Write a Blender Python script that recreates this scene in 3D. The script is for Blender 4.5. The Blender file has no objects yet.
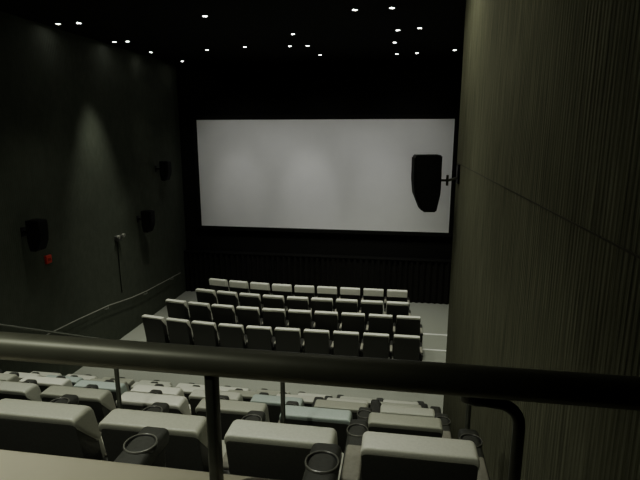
import bpy, bmesh, math, random
from mathutils import Vector, Matrix
random.seed(4)
EYE=4.7
C=bpy.context.scene.collection

# ---------------- materials ----------------
def mat(name,col,rough=.6,metal=0,noise=None,bump=0,scale=40,var=.3,spec=.5):
    m=bpy.data.materials.new(name); m.use_nodes=True
    nt=m.node_tree; b=nt.nodes['Principled BSDF']
    b.inputs['Roughness'].default_value=rough; b.inputs['Metallic'].default_value=metal
    b.inputs['Specular IOR Level'].default_value=spec
    tc=nt.nodes.new('ShaderNodeTexCoord')
    n=nt.nodes.new('ShaderNodeTexNoise'); n.inputs['Scale'].default_value=scale; n.inputs['Detail'].default_value=4
    nt.links.new(tc.outputs['Object'],n.inputs['Vector'])
    r=nt.nodes.new('ShaderNodeValToRGB')
    r.color_ramp.elements[0].position=.3; r.color_ramp.elements[1].position=.7
    r.color_ramp.elements[0].color=(*[c*(1-var) for c in col],1)
    r.color_ramp.elements[1].color=(*[min(1,c*(1+var)) for c in col],1)
    nt.links.new(n.outputs['Fac'],r.inputs['Fac']); nt.links.new(r.outputs['Color'],b.inputs['Base Color'])
    if bump:
        bp=nt.nodes.new('ShaderNodeBump'); bp.inputs['Strength'].default_value=bump; bp.inputs['Distance'].default_value=.005
        nt.links.new(n.outputs['Fac'],bp.inputs['Height']); nt.links.new(bp.outputs['Normal'],b.inputs['Normal'])
    return m
def ribmat(name,col,sc=(1,28,1.2),strength=.8,dist=.02,var=.45,rough=.95,detail=5,wave=7,mott=.3,mscale=1.3):
    """vertically ribbed acoustic cloth"""
    m=bpy.data.materials.new(name); m.use_nodes=True
    nt=m.node_tree; b=nt.nodes['Principled BSDF']; b.inputs['Roughness'].default_value=rough
    b.inputs['Specular IOR Level'].default_value=.15
    tc=nt.nodes.new('ShaderNodeTexCoord'); mp=nt.nodes.new('ShaderNodeMapping'); mp.inputs['Scale'].default_value=sc
    nt.links.new(tc.outputs['Object'],mp.inputs['Vector'])
    n=nt.nodes.new('ShaderNodeTexNoise'); n.inputs['Scale'].default_value=1; n.inputs['Detail'].default_value=detail; n.inputs['Roughness'].default_value=.6
    nt.links.new(mp.outputs[0],n.inputs['Vector'])
    n2=nt.nodes.new('ShaderNodeTexNoise'); n2.inputs['Scale'].default_value=mscale; n2.inputs['Detail'].default_value=4
    nt.links.new(tc.outputs['Object'],n2.inputs['Vector'])
    r=nt.nodes.new('ShaderNodeValToRGB'); r.color_ramp.elements[0].position=.35; r.color_ramp.elements[1].position=.65
    r.color_ramp.elements[0].color=(*[c*(1-var) for c in col],1); r.color_ramp.elements[1].color=(*[c*(1+var) for c in col],1)
    nt.links.new(n.outputs['Fac'],r.inputs['Fac'])
    mx=nt.nodes.new('ShaderNodeMix'); mx.data_type='RGBA'; mx.blend_type='MULTIPLY'; mx.inputs[0].default_value=mott
    nt.links.new(r.outputs['Color'],mx.inputs[6]); nt.links.new(n2.outputs['Fac'],mx.inputs[7])
    nt.links.new(mx.outputs[2],b.inputs['Base Color'])
    wv=nt.nodes.new('ShaderNodeTexWave'); wv.wave_type='BANDS'; wv.bands_direction='Y'; wv.inputs['Scale'].default_value=wave; wv.inputs['Distortion'].default_value=.6
    nt.links.new(tc.outputs['Object'],wv.inputs['Vector'])
    ad=nt.nodes.new('ShaderNodeMath'); ad.operation='MULTIPLY_ADD'; ad.inputs[1].default_value=.5
    nt.links.new(wv.outputs['Fac'],ad.inputs[0]); nt.links.new(n.outputs['Fac'],ad.inputs[2])
    bp=nt.nodes.new('ShaderNodeBump'); bp.inputs['Strength'].default_value=strength; bp.inputs['Distance'].default_value=dist
    nt.links.new(ad.outputs[0],bp.inputs['Height']); nt.links.new(bp.outputs['Normal'],b.inputs['Normal'])
    return m
def emis(name,col,s):
    m=bpy.data.materials.new(name); m.use_nodes=True
    b=m.node_tree.nodes['Principled BSDF']; b.inputs['Emission Color'].default_value=(*col,1); b.inputs['Emission Strength'].default_value=s
    b.inputs['Base Color'].default_value=(*col,1)
    return m
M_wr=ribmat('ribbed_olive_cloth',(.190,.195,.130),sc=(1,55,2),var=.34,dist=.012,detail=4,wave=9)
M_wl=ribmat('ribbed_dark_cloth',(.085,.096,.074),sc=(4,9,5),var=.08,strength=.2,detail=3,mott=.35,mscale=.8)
M_wf=mat('black_cloth',(.010,.010,.009),.95,spec=.1)
M_ceil=mat('black_ceiling',(.012,.012,.012),.9,spec=.1)
M_floor=mat('grey_carpet',(.31,.32,.28),.95,bump=.4,scale=60,spec=.1,var=.12)
M_plat=mat('dark_carpet',(.06,.06,.055),.95,bump=.4,scale=60,spec=.1)
M_screen=mat('matte_white_screen',(.80,.80,.78),.9,scale=2,var=.02,spec=.1)
M_cur=mat('black_velvet',(.012,.0115,.010),.85,spec=.15)
M_seam=mat('olive_seam',(.075,.075,.05),.9)
M_lea=mat('pale_leatherette',(.80,.80,.70),.4,bump=.15,scale=90,var=.05)
M_leag=mat('grey_leatherette',(.45,.455,.375),.4,bump=.15,scale=90,var=.06)
M_leam=mat('light_grey_leatherette',(.62,.63,.54),.4,bump=.15,scale=90,var=.06)
M_lea2=mat('grey_teal_leatherette',(.50,.58,.54),.4,bump=.15,scale=90,var=.06)
M_shell=mat('dark_upholstery',(.045,.046,.040),.5,bump=.2,scale=90,var=.15)
M_shellf=mat('black_upholstery',(.022,.022,.020),.5,bump=.2,scale=90,var=.15)
M_plas=mat('black_plastic',(.02,.02,.02),.35,var=.1)
M_rim=mat('grey_rim',(.14,.14,.12),.3,var=.1)
M_arm=mat('beige_arm_pad',(.30,.29,.24),.45,var=.1)
M_cap=mat('beige_cap_vinyl',(.84,.79,.60),.5,var=.04,scale=8)
M_rail=mat('olive_painted_steel',(.15,.155,.112),.42,.25,scale=12,var=.10)
M_post=mat('dark_painted_steel',(.07,.075,.06),.4,.3,var=.15)
M_spk=mat('black_speaker_cabinet',(.005,.005,.005),.5,var=.1,spec=.25)
M_gri=mat('black_grille',(.005,.005,.005),.7,bump=.3,scale=150,spec=.2)
M_red=mat('red_plastic',(.60,.03,.02),.4,var=.1)
M_pipe=mat('pale_pipe',(.30,.30,.26),.5,var=.1)
M_strip=mat('pale_nosing',(.95,.95,.9),.5,var=.03)
M_lamp=emis('lamp_glow',(1,1,.93),40)
M_trim=mat('downlight_trim',(.05,.05,.05),.5)

# ---------------- mesh helpers ----------------
def finish(me,m,smooth=True):
    if m: me.materials.append(m)
    if smooth:
        for p in me.polygons: p.use_smooth=True
        me.set_sharp_from_angle(angle=math.radians(35))
    return me
def box_bm(bm,c,s,bev=0,seg=3,mtx=None):
    r=bmesh.ops.create_cube(bm,size=1)
    vs=r['verts']
    for v in vs: v.co=Vector((v.co.x*s[0],v.co.y*s[1],v.co.z*s[2]))
    if mtx: 
        for v in vs: v.co=mtx@v.co
    for v in vs: v.co+=Vector(c)
    if bev:
        es=list({e for v in vs for e in v.link_edges})
        bmesh.ops.bevel(bm,geom=es,offset=bev,segments=seg,affect='EDGES',profile=.5)
def boxmesh(name,boxes,m,bev=0,smooth=True):
    me=bpy.data.meshes.new(name); bm=bmesh.new()
    for b in boxes:
        box_bm(bm,b[0],b[1],b[2] if len(b)>2 else bev,3,b[3] if len(b)>3 else None)
    bm.to_mesh(me); bm.free(); return finish(me,m,smooth)
def prism(name,prof,y0,y1,m,bev=.01):
    """profile in XZ extruded along Y"""
    me=bpy.data.meshes.new(name); bm=bmesh.new()
    a=[bm.verts.new((x,y0,z)) for x,z in prof]; b=[bm.verts.new((x,y1,z)) for x,z in prof]
    bm.faces.new(a); bm.faces.new(b[::-1]); n=len(prof)
    for i in range(n): bm.faces.new((a[i],b[i],b[(i+1)%n],a[(i+1)%n]))
    bmesh.ops.recalc_face_normals(bm,faces=bm.faces)
    if bev: bmesh.ops.bevel(bm,geom=bm.edges[:],offset=bev,segments=2,affect='EDGES')
    bm.to_mesh(me); bm.free(); return finish(me,m)
def roundpoly(prof,rads,seg=5):
    """round the corners of a closed 2D polygon"""
    out=[]; n=len(prof)
    for i,(p,r) in enumerate(zip(prof,rads)):
        p=Vector(p); a=Vector(prof[i-1]); b=Vector(prof[(i+1)%n])
        if r<=0: out.append(tuple(p)); continue
        da=(a-p); db=(b-p); t=min(r,da.length*.48,db.length*.48)
        A=p+da.normalized()*t; B=p+db.normalized()*t
        for k in range(seg+1):
            s=k/seg; q=A*(1-s)**2+p*2*s*(1-s)+B*s*s; out.append((q.x,q.y))
    return out
def prism_x(name,prof,w,m,bev=0,seg=3,corner=0,H=0):
    """profile in YZ extruded along X, centred; ends pinch in softly and upper side corners are rounded"""
    me=bpy.data.meshes.new(name); bm=bmesh.new()
    cy=sum(p[0] for p in prof)/len(prof); cz=sum(p[1] for p in prof)/len(prof)
    c=corner or .03
    xs=[-w/2+c*(1-math.cos(t*math.pi/2/6)) for t in range(7)]
    xs=xs+[-x for x in xs[::-1]]
    secs=[]
    for x in xs:
        d=max(0,abs(x)-(w/2-c))/c
        f=1-math.sqrt(max(0,1-d*d))
        dz=corner*f*.7
        d2=max(0,abs(x)-(w/2-.016))/.016; f2=(1-math.sqrt(max(0,1-d2*d2)))*.010
        ring=[]
        for y,z in prof:
            v=Vector((cy-y,cz-z)); v.normalize()
            ring.append(bm.verts.new((x,y+v.x*f2,z+v.y*f2-dz*(1 if z>H-.12 else 0))))
        secs.append(ring)
    n=len(prof)
    bm.faces.new(secs[0]); bm.faces.new(secs[-1][::-1])
    for a,b in zip(secs,secs[1:]):
        for i in range(n): bm.faces.new((a[i],b[i],b[(i+1)%n],a[(i+1)%n]))
    bmesh.ops.recalc_face_normals(bm,faces=bm.faces)
    bm.to_mesh(me); bm.free(); return finish(me,m)
def tube(name,pts,r,m,n=16,caps=True):
    me=bpy.data.meshes.new(name); bm=bmesh.new(); rings=[]
    pts=[Vector(p) for p in pts]
    prev=None
    for i,p in enumerate(pts):
        if i==0: t=pts[1]-p
        elif i==len(pts)-1: t=p-pts[i-1]
        else: t=(pts[i+1]-p).normalized()+(p-pts[i-1]).normalized()
        t.normalize()
        if prev is None:
            a=Vector((0,0,1)) if abs(t.z)<.9 else Vector((1,0,0))
            u=t.cross(a).normalized()
        else:
            u=(prev-t*prev.dot(t)).normalized()
        prev=u; w=t.cross(u)
        rings.append([bm.verts.new(p+r*(math.cos(2*math.pi*k/n)*u+math.sin(2*math.pi*k/n)*w)) for k in range(n)])
    for i in range(len(rings)-1):
        for k in range(n):
            bm.faces.new((rings[i][k],rings[i][(k+1)%n],rings[i+1][(k+1)%n],rings[i+1][k]))
    if caps: bm.faces.new(rings[0]); bm.faces.new(rings[-1])
    bmesh.ops.recalc_face_normals(bm,faces=bm.faces)
    bm.to_mesh(me); bm.free(); return finish(me,m)
def lathe(name,prof,m,n=28):
    me=bpy.data.meshes.new(name); bm=bmesh.new(); rings=[]
    for r,z in prof: rings.append([bm.verts.new((max(r,.0005)*math.cos(2*math.pi*k/n),max(r,.0005)*math.sin(2*math.pi*k/n),z)) for k in range(n)])
    for i in range(len(rings)-1):
        for k in range(n): bm.faces.new((rings[i][k],rings[i][(k+1)%n],rings[i+1][(k+1)%n],rings[i+1][k]))
    bm.faces.new(rings[0]); bm.faces.new(rings[-1])
    bmesh.ops.recalc_face_normals(bm,faces=bm.faces)
    bm.to_mesh(me); bm.free(); return finish(me,m)
def ob(name,me,loc=(0,0,0),parent=None,label=None,cat=None,kind=None,group=None):
    o=bpy.data.objects.new(name,me); o.location=loc; C.objects.link(o)
    if parent: o.parent=parent
    if label: o['label']=label
    if cat: o['category']=cat
    if kind: o['kind']=kind
    if group: o['group']=group
    return o
def struct(name,lo,hi,m,label=None,cat=None,bev=0):
    c=[(a+b)/2 for a,b in zip(lo,hi)]; s=[b-a for a,b in zip(lo,hi)]
    return ob(name,boxmesh(name,[((0,0,0),s,bev)],m,smooth=bool(bev)),c,kind='structure',label=label,cat=cat)

# ---------------- room shell ----------------
CEIL=EYE+1.9; XL=-6.33; XR=.68; XF=2.2; D=14.0
struct('floor',(XL,6.2,-.2),(XF,D,0),M_floor,'grey carpeted flat floor below the screen','floor')
plats=[(-2.0,.70,3.15),(.70,1.78,2.78),(1.78,2.84,2.35),(2.84,3.94,1.77),(3.94,5.04,1.2),(5.04,6.2,.6)]
for i,(y0,y1,z) in enumerate(plats):
    struct('floor',(XL,y0,-.2),(XR,y1,z),M_plat,'dark carpeted stepped seating tier','floor')
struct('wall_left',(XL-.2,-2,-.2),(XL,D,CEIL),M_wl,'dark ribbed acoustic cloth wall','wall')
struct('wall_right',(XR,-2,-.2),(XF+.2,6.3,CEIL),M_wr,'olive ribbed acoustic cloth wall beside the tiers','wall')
struct('wall_right',(XF,6.3,-.2),(XF+.2,D,CEIL),M_wl,'dark ribbed acoustic cloth wall','wall')
struct('wall_front',(XL-.2,D,-.2),(XF+.2,D+.2,CEIL),M_wf,'black cloth wall behind the screen','wall')
struct('wall_back',(XL-.2,-2.2,-.2),(XF+.2,-2,CEIL),M_wl,'dark cloth wall','wall')
struct('ceiling',(XL-.2,-2.2,CEIL),(XF+.2,D+.2,CEIL+.2),M_ceil,'black painted ceiling','ceiling')
struct('trim_1',(XR-.003,-2,4.354),(XR,6.3,4.361),M_seam,'thin faint seam across the olive wall','trim')
struct('wall_parapet',(XL,.71,2.78),(XR,.84,3.985),M_plat,'low dark parapet wall in front of the tiers','wall')
struct('trim_2',(XL,.685,3.985),(XR,.865,4.024),M_cap,'smooth beige capping on the low parapet','trim',bev=.017)

# ---------------- screen, ledge, curtain ----------------
sx0,sx1,sz0,sz1=-5.74,1.38,2.04,5.08
scr=ob('projection_screen',None,((sx0+sx1)/2,13.86,sz0),label='wide matte white cinema screen on the black front wall',cat='screen')
w=sx1-sx0;h=sz1-sz0
ob('screen_fabric',boxmesh('screen_fabric',[((0,0,h/2),(w,.02,h))],M_screen,smooth=False),parent=scr)
ob('screen_frame',boxmesh('screen_frame',[((0,.04,-.06),(w+.3,.1,.12),.01),((0,.04,h+.06),(w+.3,.1,.12),.01),((-w/2-.075,.04,h/2),(.15,.1,h),.01),((w/2+.075,.04,h/2),(.15,.1,h),.01),((0,.08,h/2),(w,.08,h))],M_wf),parent=scr)
ob('curtain_ledge',boxmesh('curtain_ledge',[((0,0,0),(8.5,.24,.04),.008),((0,.1,-.05),(8.5,.04,.08))],mat('ledge_paint',(.010,.010,.009),.9,spec=.1)),(-2.06,13.87,1.24),label='narrow dark ledge above the black pleated curtain',cat='ledge')
me=bpy.data.meshes.new('curtain'); bm=bmesh.new(); N=1100; x0=XL+.02; x1=XF-.02; cols=[]
for i in range(N+1):
    x=x0+(x1-x0)*i/N
    y=.05*math.sin(x*2*math.pi/.16+.8*math.sin(x*3.1))+.015*math.sin(x*37)
    cols.append([bm.verts.new((x,y*(1-.35*k/3),1.215-(1.205)*k/3)) for k in range(4)])
for i in range(N):
    for k in range(3): bm.faces.new((cols[i][k],cols[i+1][k],cols[i+1][k+1],cols[i][k+1]))
bm.to_mesh(me); bm.free(); finish(me,M_cur)
for p in me.polygons: p.use_smooth=True
ob('stage_curtain',me,(0,13.78,0),label='black pleated floor-length curtain under the screen',cat='curtain')

# ---------------- seats ----------------
def seat_meshes(wd,lea,H,capr,capt=.15,bot=.24,shell=None,seatlea=None,cor=.03):
    """H: height of the back; capr: how far the pale cap folds down the rear; capt: cap thickness front to back"""
    shell=shell or M_shell
    d={}
    d['backrest']=prism_x('back',roundpoly([(.10,bot),(.20,bot),(.075,H-.03),(-.060,H-.03)],[.02,.02,.02,.02]),wd,shell,corner=cor,H=H)
    d['back_cushion']=prism_x('backc',roundpoly([(.16,.40),(.265,.40),(.15,H-.2),(.06,H-.2)],[.03]*4),wd-.05,lea)
    yb=-.068+.125*capr
    d['headrest']=prism_x('head',roundpoly([(yb,H-capr),(-.070,H),(capt-.07,H+.004),(capt-.02,H-.22),(.09,H-.22)],[0,.028,.055,.03,.01]),wd+.008,lea,corner=cor,H=H)
    me=bpy.data.meshes.new('cush'); bm=bmesh.new()
    box_bm(bm,(0,.44,.42),(wd-.01,.50,.15),.05,4,Matrix.Rotation(math.radians(4),4,'X'))
    bm.to_mesh(me); bm.free(); d['seat_cushion']=finish(me,seatlea or lea)
    d['base']=boxmesh('base',[((0,.38,.19),(wd-.06,.44,.34),.02),((0,.38,.02),(wd+.02,.5,.04),.01)],M_plas)
    d['foot_panel']=boxmesh('foot',[((0,.665,.24),(wd-.02,.06,.28),.025)],shell)
    return d
def arm_meshes(z,wd=.11,m=None):
    bx=[((0,.37,z/2-.02),(wd*.75,.54,z-.10),.02),((0,.37,z-.04),(wd,.58,.07),.025)]
    return (boxmesh('arm',bx,m or M_shell),
            boxmesh('armp',[((0,.24,z-.003),(wd*.80,.28,.03),.012)],M_arm))
cup=lathe('cup_ring',[(.0,-.0215),(.047,-.0215),(.052,-.004),(.0545,.001),(.057,.003),(.060,.002),(.0615,-.003),(.060,-.020),(.052,-.030),(.0,-.032)],M_plas,40)
cup.materials.append(M_rim)
for p in cup.polygons:
    if p.center.z>-.001: p.material_index=1
armT=arm_meshes(.80,.116); armU=arm_meshes(.74); armF=arm_meshes(.60,.06,M_shellf)
def make_seat(ms,pitch,label,group,cups,loc,rightarm,arm,az,rotz=0):
    e=ob('cinema_seat',None,loc,label=label,cat='seat',group=group); e.rotation_euler[2]=rotz
    for k in ('base','seat_cushion','backrest','back_cushion','headrest','foot_panel'):
        ob(k,ms[k],parent=e)
    xs=[-pitch/2]+([pitch/2] if rightarm else [])
    for x in xs:
        a=ob('armrest',arm[0],(x,0,0),parent=e)
        ob('arm_pad',arm[1],parent=a)
        if cups: ob('cup_holder',cup,(0,.53,az),parent=a,label='low round black cup holder with grey rim')
    return e
upZ=seat_meshes(.56,M_leag,1.0,.03)
upL=seat_meshes(.485,M_lea,1.045,.03,.15); upG=seat_meshes(.485,M_leag,1.045,.03,.15); upB=seat_meshes(.485,M_lea2,1.045,.03,.15); upM=seat_meshes(.485,M_leam,1.045,.03,.15)
NAM={0:'pale cream-grey',1:'mid grey',2:'grey-teal',3:'light grey'}
rows=[(1.0,2.78,.105,2,.68,'seats in the tier beside the parapet'),(1.97,2.35,.12,6,.61,'seats in the uppermost tier'),(3.1,1.77,.09,8,.61,'seats in the upper middle tier'),(4.2,1.2,.14,9,.61,'seats in the lower middle tier'),(5.3,.6,.09,10,.61,'seats in the lowest tier'),(6.42,0,.12,10,.61,'seats at the foot of the tiers')]
pat=[[1]*2,[0,3,1,1,1,1],[1,2,1,0,1,3,0,3],[3,1,2,3,0,2,0,1,0],[3,0,0,1,0,3,1,2,0,0],[0,3,0,1,0,0,3,1,0,0]]
for ri,(y,z,xr,n,P,g) in enumerate(rows):
    for i in range(n):
        k=pat[ri][i]; ms=(upL,upG,upB,upM)[k]
        lab=NAM[k]+(' capped cinema seat with dark back on a carpeted tier' if ri<5 else ' capped cinema seat at the foot of the tiers')
        if ri==0: ms=upZ
        make_seat(ms,P,lab,g,ri<3,(xr-P*i,y,z),i==0 and ri>0,armT if ri==0 else armU,.80 if ri==0 else .74)
F=.575
frows=[(8.98,.235,10,.025,.985),(9.98,.28,10,.045,1.0),(10.88,.05,9,.06,.99),(11.80,.035,9,.17,.98)]
for ri,(y,xr,n,cr,H) in enumerate(frows):
    fr=seat_meshes(.48,M_lea,H,cr,.125,bot=.04,shell=M_shellf,seatlea=M_shellf,cor=.02)
    x=xr; yy=y; th=0
    for i in range(n):
        if i:
            st=F
            if i>=n-4 :
                th+=math.radians(2.6)
                st=F+.012
            x-=st*math.cos(th-math.radians(1.1) if th else 0); yy+=st*math.sin(th)*.8
        make_seat(fr,F,'dark-backed cinema seat with pale headrest on the flat floor','seats on the flat floor below the screen',False,(x,yy,0),i==0,armF,0,rotz=-th)

# ---------------- rails ----------------
gr=ob('guard_rail',None,(-1.2,.8,4.015),label='thick olive painted steel guard rail above the tiers',cat='railing')
def rel(pts,o): return [(p[0]-o[0],p[1]-o[1],p[2]-o[2]) for p in pts]
O=(-1.2,.8,4.015)
ob('top_rail',tube('top_rail',rel([(-3.6,.8,4.300),(-1,.8,4.298),(.66,.8,4.294)],O),.0265,M_rail,40),parent=gr)
ob('wall_flange',tube('fl',rel([(.655,.8,4.294),(.678,.8,4.294)],O),.05,M_rail,32),parent=gr)
for x in (-.327,-1.9,-3.3):
    ob('post',boxmesh('post',[((x-O[0],0,.135),(.019,.03,.27),.004),((x-O[0],0,.010),(.05,.06,.008),.003)],M_post),parent=gr)
cp=[(.12,.8,4.28),(.125,.812,4.258),(.14,.825,4.247),(.16,.83,4.244),(.18,.83,4.242)]
for k in range(1,7):
    a=k/6*math.pi/2; cp.append((.18+.04*math.sin(a),.83,4.202+.04*math.cos(a)))
cp+=[(.22,.83,4.1),(.22,.83,4.02)]
ob('bent_support',tube('bent',rel(cp,O),.0105,M_post,16),parent=gr,label='bent steel tube support')
g2=ob('tier_railing',None,(-1.8,2.78,2.35),label='slim dark steel railing on the tier edge',cat='railing')
O=(-1.8,2.78,2.35)
ob('top_rail',tube('tr',rel([(-5.2,2.78,3.62),(-2.61,2.78,3.45),(-1.74,2.78,3.385),(-.675,2.78,3.32),(.5,2.78,3.315)],O),.008,M_post),parent=g2)
for x,zt in ((.447,3.315),(-.675,3.32),(-1.79,3.385),(-2.91,3.46),(-4.03,3.53),(-5.15,3.61)):
    ob('post',tube('p',rel([(x,2.78,2.35),(x,2.78,zt)],O),.015,M_post),parent=g2)

# wall handrail (left)
hp=[(-6.24,4.5,1.25),(-6.24,7.0,1.16),(-6.24,8.5,1.08),(-6.24,9.6,1.0),(-6.24,10.6,.86),(-6.24,11.3,.8),(-6.24,12.3,.76),(-6.24,13.3,.72),(-6.32,13.35,.72)]
hr=ob('wall_handrail',None,(-6.24,9,1),label='thin pale handrail running along the dark wall',cat='handrail')
O=(-6.24,9,1)
ob('rail',tube('hr',rel(hp,O),.010,M_pipe),parent=hr)
for y,z in ((5.5,1.21),(7.5,1.13),(9.6,.99),(11.3,.79),(12.8,.735)):
    ob('bracket',tube('hb',rel([(-6.24,y,z-.01),(-6.24,y,z-.06),(-6.325,y,z-.08)],O),.009,M_pipe),parent=hr)

# ---------------- speakers ----------------
def speaker(name,s,loc,label,facing,yaw=0):
    e=ob(name,None,loc,label=label,cat='speaker'); e.rotation_euler[2]=yaw
    f=facing
    prof=[(.15*f*1,.33),(-.15*f,.33),(-.15*f,-.12),(-.11*f,-.33),(.045*f,-.33),(.13*f,-.12),(.15*f,.04)]
    prof=[(x*s,z*s) for x,z in prof]
    ob('cabinet',prism('cab',prof,-.15*s,.15*s,M_spk,.012*s),parent=e)
    gp=[(.152*f,.30),(.152*f,.04),(.132*f,-.12),(.05*f,-.31),(.062*f,-.315),(.145*f,-.12),(.163*f,.04),(.163*f,.30)]
    ob('grille',prism('gr',[(x*s,z*s) for x,z in gp],-.13*s,.13*s,M_gri,.003*s),parent=e)
    return e
e=speaker('wall_speaker',.97,(.305,5.9,4.145),'black wedge-shaped surround speaker bracketed to the olive wall',-1,math.radians(6))
ob('bracket',boxmesh('br',[((.15,0,.02),(.03,.1,.22),.01),((.362,.03,.10),(.02,.1,.22),.006),],M_spk),parent=e)
ob('bracket_arm',tube('ba',[(.15,0,.03),(.25,.0,.03),(.362,.02,.06)],.014,M_post),parent=e)
ob('bracket_joint',tube('bj',[(.24,0,-.03),(.24,0,.09)],.014,M_post),parent=e)
for (y,z,s) in ((7.5,EYE-1.69,.80),(11.3,EYE-2.1,.80),(12.4,EYE-.95,.76)):
    e=speaker('wall_speaker',s,(XL+.27,y,z),'black wedge-shaped surround speaker bracketed to the dark wall',1,0)
    ob('bracket',boxmesh('br',[((-.2,0,.05),(.16,.05,.04),.005),((-.262,0,.05),(.012,.12,.16),.003)],M_spk),parent=e)
e=ob('fire_alarm',None,(XL,8.0,EYE-2.25),label='small square red fire alarm box on the dark wall',cat='alarm')
ob('housing',boxmesh('al',[((.020,0,0),(.05,.14,.15),.008)],M_red),parent=e)
ob('call_window',boxmesh('cw',[((.046,0,0),(.006,.08,.05),.002)],mat('alarm_window',(.35,.03,.02),.2)),parent=e)
e=ob('emergency_light',None,(XL,10.3,EYE-2.33),label='small dark twin-head emergency light on the dark wall',cat='light')
ob('housing',boxmesh('eh',[((.04,0,0),(.08,.20,.12),.012)],M_trim),parent=e)
for dy in (-.1,.1):
    l=ob('lamp_head',lathe('lh',[(.0,0),(.03,0),(.045,.05),(.04,.055),(.0,.045)],mat('lens',(.3,.3,.27),.3)),(.09,dy,.06),parent=e); l.rotation_euler=(0,math.radians(100),0)
ob('dark_tube',tube('co',[(.012,0,-.05),(.012,0,-.9),(.012,.02,-1.3)],.008,M_spk,8),parent=e)  # thin dark tube running down the wall from the housing

# aisle strips
for (x0,x1,y) in ((.62,1.45,11.5),(.6,1.4,10.6),(.62,1.5,9.6),(-6.2,-5.5,9.9),(-6.2,-5.35,11.2),(-6.2,-5.4,8.9)):
    ob('aisle_edge_strip',boxmesh('st',[((0,0,.008),(x1-x0,.055,.016),.004)],M_strip),((x0+x1)/2,y,0),label='pale edge strip across the aisle floor',cat='floor strip',group='aisle edge strips')

# ---------------- downlights ----------------
pts=[(-6.05,8.6),(-5.65,8.6),(-3.26,8.44),(-6.05,10.4),(-5.75,10.4),(-5.95,11.8),(-5.85,13.35),(-4.5,11.7),(-3.52,11.45),(-2.5,11.5),(-2.14,10.16),(-2.1,11.5),(-2.03,12.85),(-.78,8.4),(-.2,8.37),(-.12,10.1),(.28,9.97),(-.19,11.4),(-.16,13.0),(.32,12.9),(1.17,12.6),
 (-3.4,5.2),(-.6,4.6),(-5.6,5.0),(-.35,5.3),(-2.2,1.6),(-1.0,2.4),(-4.3,2.6),(-2.2,-.4)]  # unseen downlights over the tiers, most of them added to light the near seats
ring=lathe('ring',[(.040,.0),(.040,-.004),(.062,-.008),(.066,0)],M_trim)
disc=lathe('disc',[(.0,-.001),(.036,-.001),(.036,.004),(0,.004)],M_lamp)
def spot(loc,tgt,power,ang,blend=1,rad=.04,col=(.97,1,.82)):
    l=bpy.data.lights.new('spot','SPOT'); l.energy=power; l.spot_size=math.radians(ang); l.spot_blend=blend; l.shadow_soft_size=rad; l.color=col
    o=bpy.data.objects.new('spot_lamp',l); C.objects.link(o); o.location=loc
    o.rotation_euler=(Vector(tgt)-Vector(loc)).to_track_quat('-Z','Y').to_euler()
    return o
for i,(x,y) in enumerate(pts):
    e=ob('ceiling_downlight',None,(x,y,CEIL),label='small round glowing downlight in the black ceiling',cat='light',group='ceiling downlights')
    ob('trim_ring',ring,parent=e); ob('lamp_disc',disc,parent=e)
Z=CEIL-.03
# scallops down the left wall
for (x,y,p) in ((-5.5,8.6,20),(-5.6,9.7,320),(-5.6,11.8,15)): spot((x,y,Z),(x-.50,y+.05,3.2),p,44,1,.1)
spot((-4.6,7.0,Z),(-6.0,8.4,1.2),60,62)
# floor block
for (x,y,p) in ((-3.26,8.44,240),(-2.14,10.16,260),(-.2,8.37,220),(.28,9.97,320)): spot((x,y,Z),(x,y+.5,0),p,85)
spot((-4.5,10.2,Z),(-4.3,10.7,0),290,72)
spot((-.19,11.4,Z),(-.19,11.7,0),200,80)
# screen wash
for (x,p) in ((-4.3,165),(-2.1,170),(0.1,165)): spot((x,10.8,Z),(x,13.9,2.8),p,80,1,.1,(1,1,.97))  # added wide fill with no downlight fixture
for (x,p) in ((-4.6,85),(-2.5,110),(-.4,60)): spot((x,11.8,Z),(x,13.9,2.8),p,32,1,.1,(1,1,.97))
# upper tiers
for (x,y,p) in ((-3.4,5.2,230),(-.6,4.6,120),(-5.2,5.0,190),(-2.2,1.6,130),(-1.0,2.4,110),(-4.3,2.6,140)): spot((x,y,Z),(x-.12,y+.5,0),p,82)  # unseen lamps added out of frame to light the near seats
spot((-.35,5.3,Z),(.68,5.2,4.9),85,125,1,.15,(1,1,.80))
spot((-.6,3.4,Z),(.68,3.2,3.6),38,110,1,.15,(1,1,.80))  # second wash added for the olive wall, no downlight there
spot((-2.2,-.4,Z),(-1.6,.9,4),190,66)  # added behind the camera to put a highlight on the rail

w=bpy.data.worlds.new('w'); bpy.context.scene.world=w; w.use_nodes=True
w.node_tree.nodes['Background'].inputs[0].default_value=(.5,.52,.5,1); w.node_tree.nodes['Background'].inputs[1].default_value=.01

# ---------------- camera ----------------
cd=bpy.data.cameras.new('cam'); cd.lens=500/640*36; cd.sensor_width=36; cd.clip_start=.05
cam=bpy.data.objects.new('camera',cd); C.objects.link(cam)
y=math.radians(9);p=math.radians(12)
Fv=Vector((-math.sin(y)*math.cos(p),math.cos(y)*math.cos(p),-math.sin(p)))
cam.rotation_euler=Fv.to_track_quat('-Z','Y').to_euler(); cam.location=(0,0,EYE)
bpy.context.scene.camera=cam
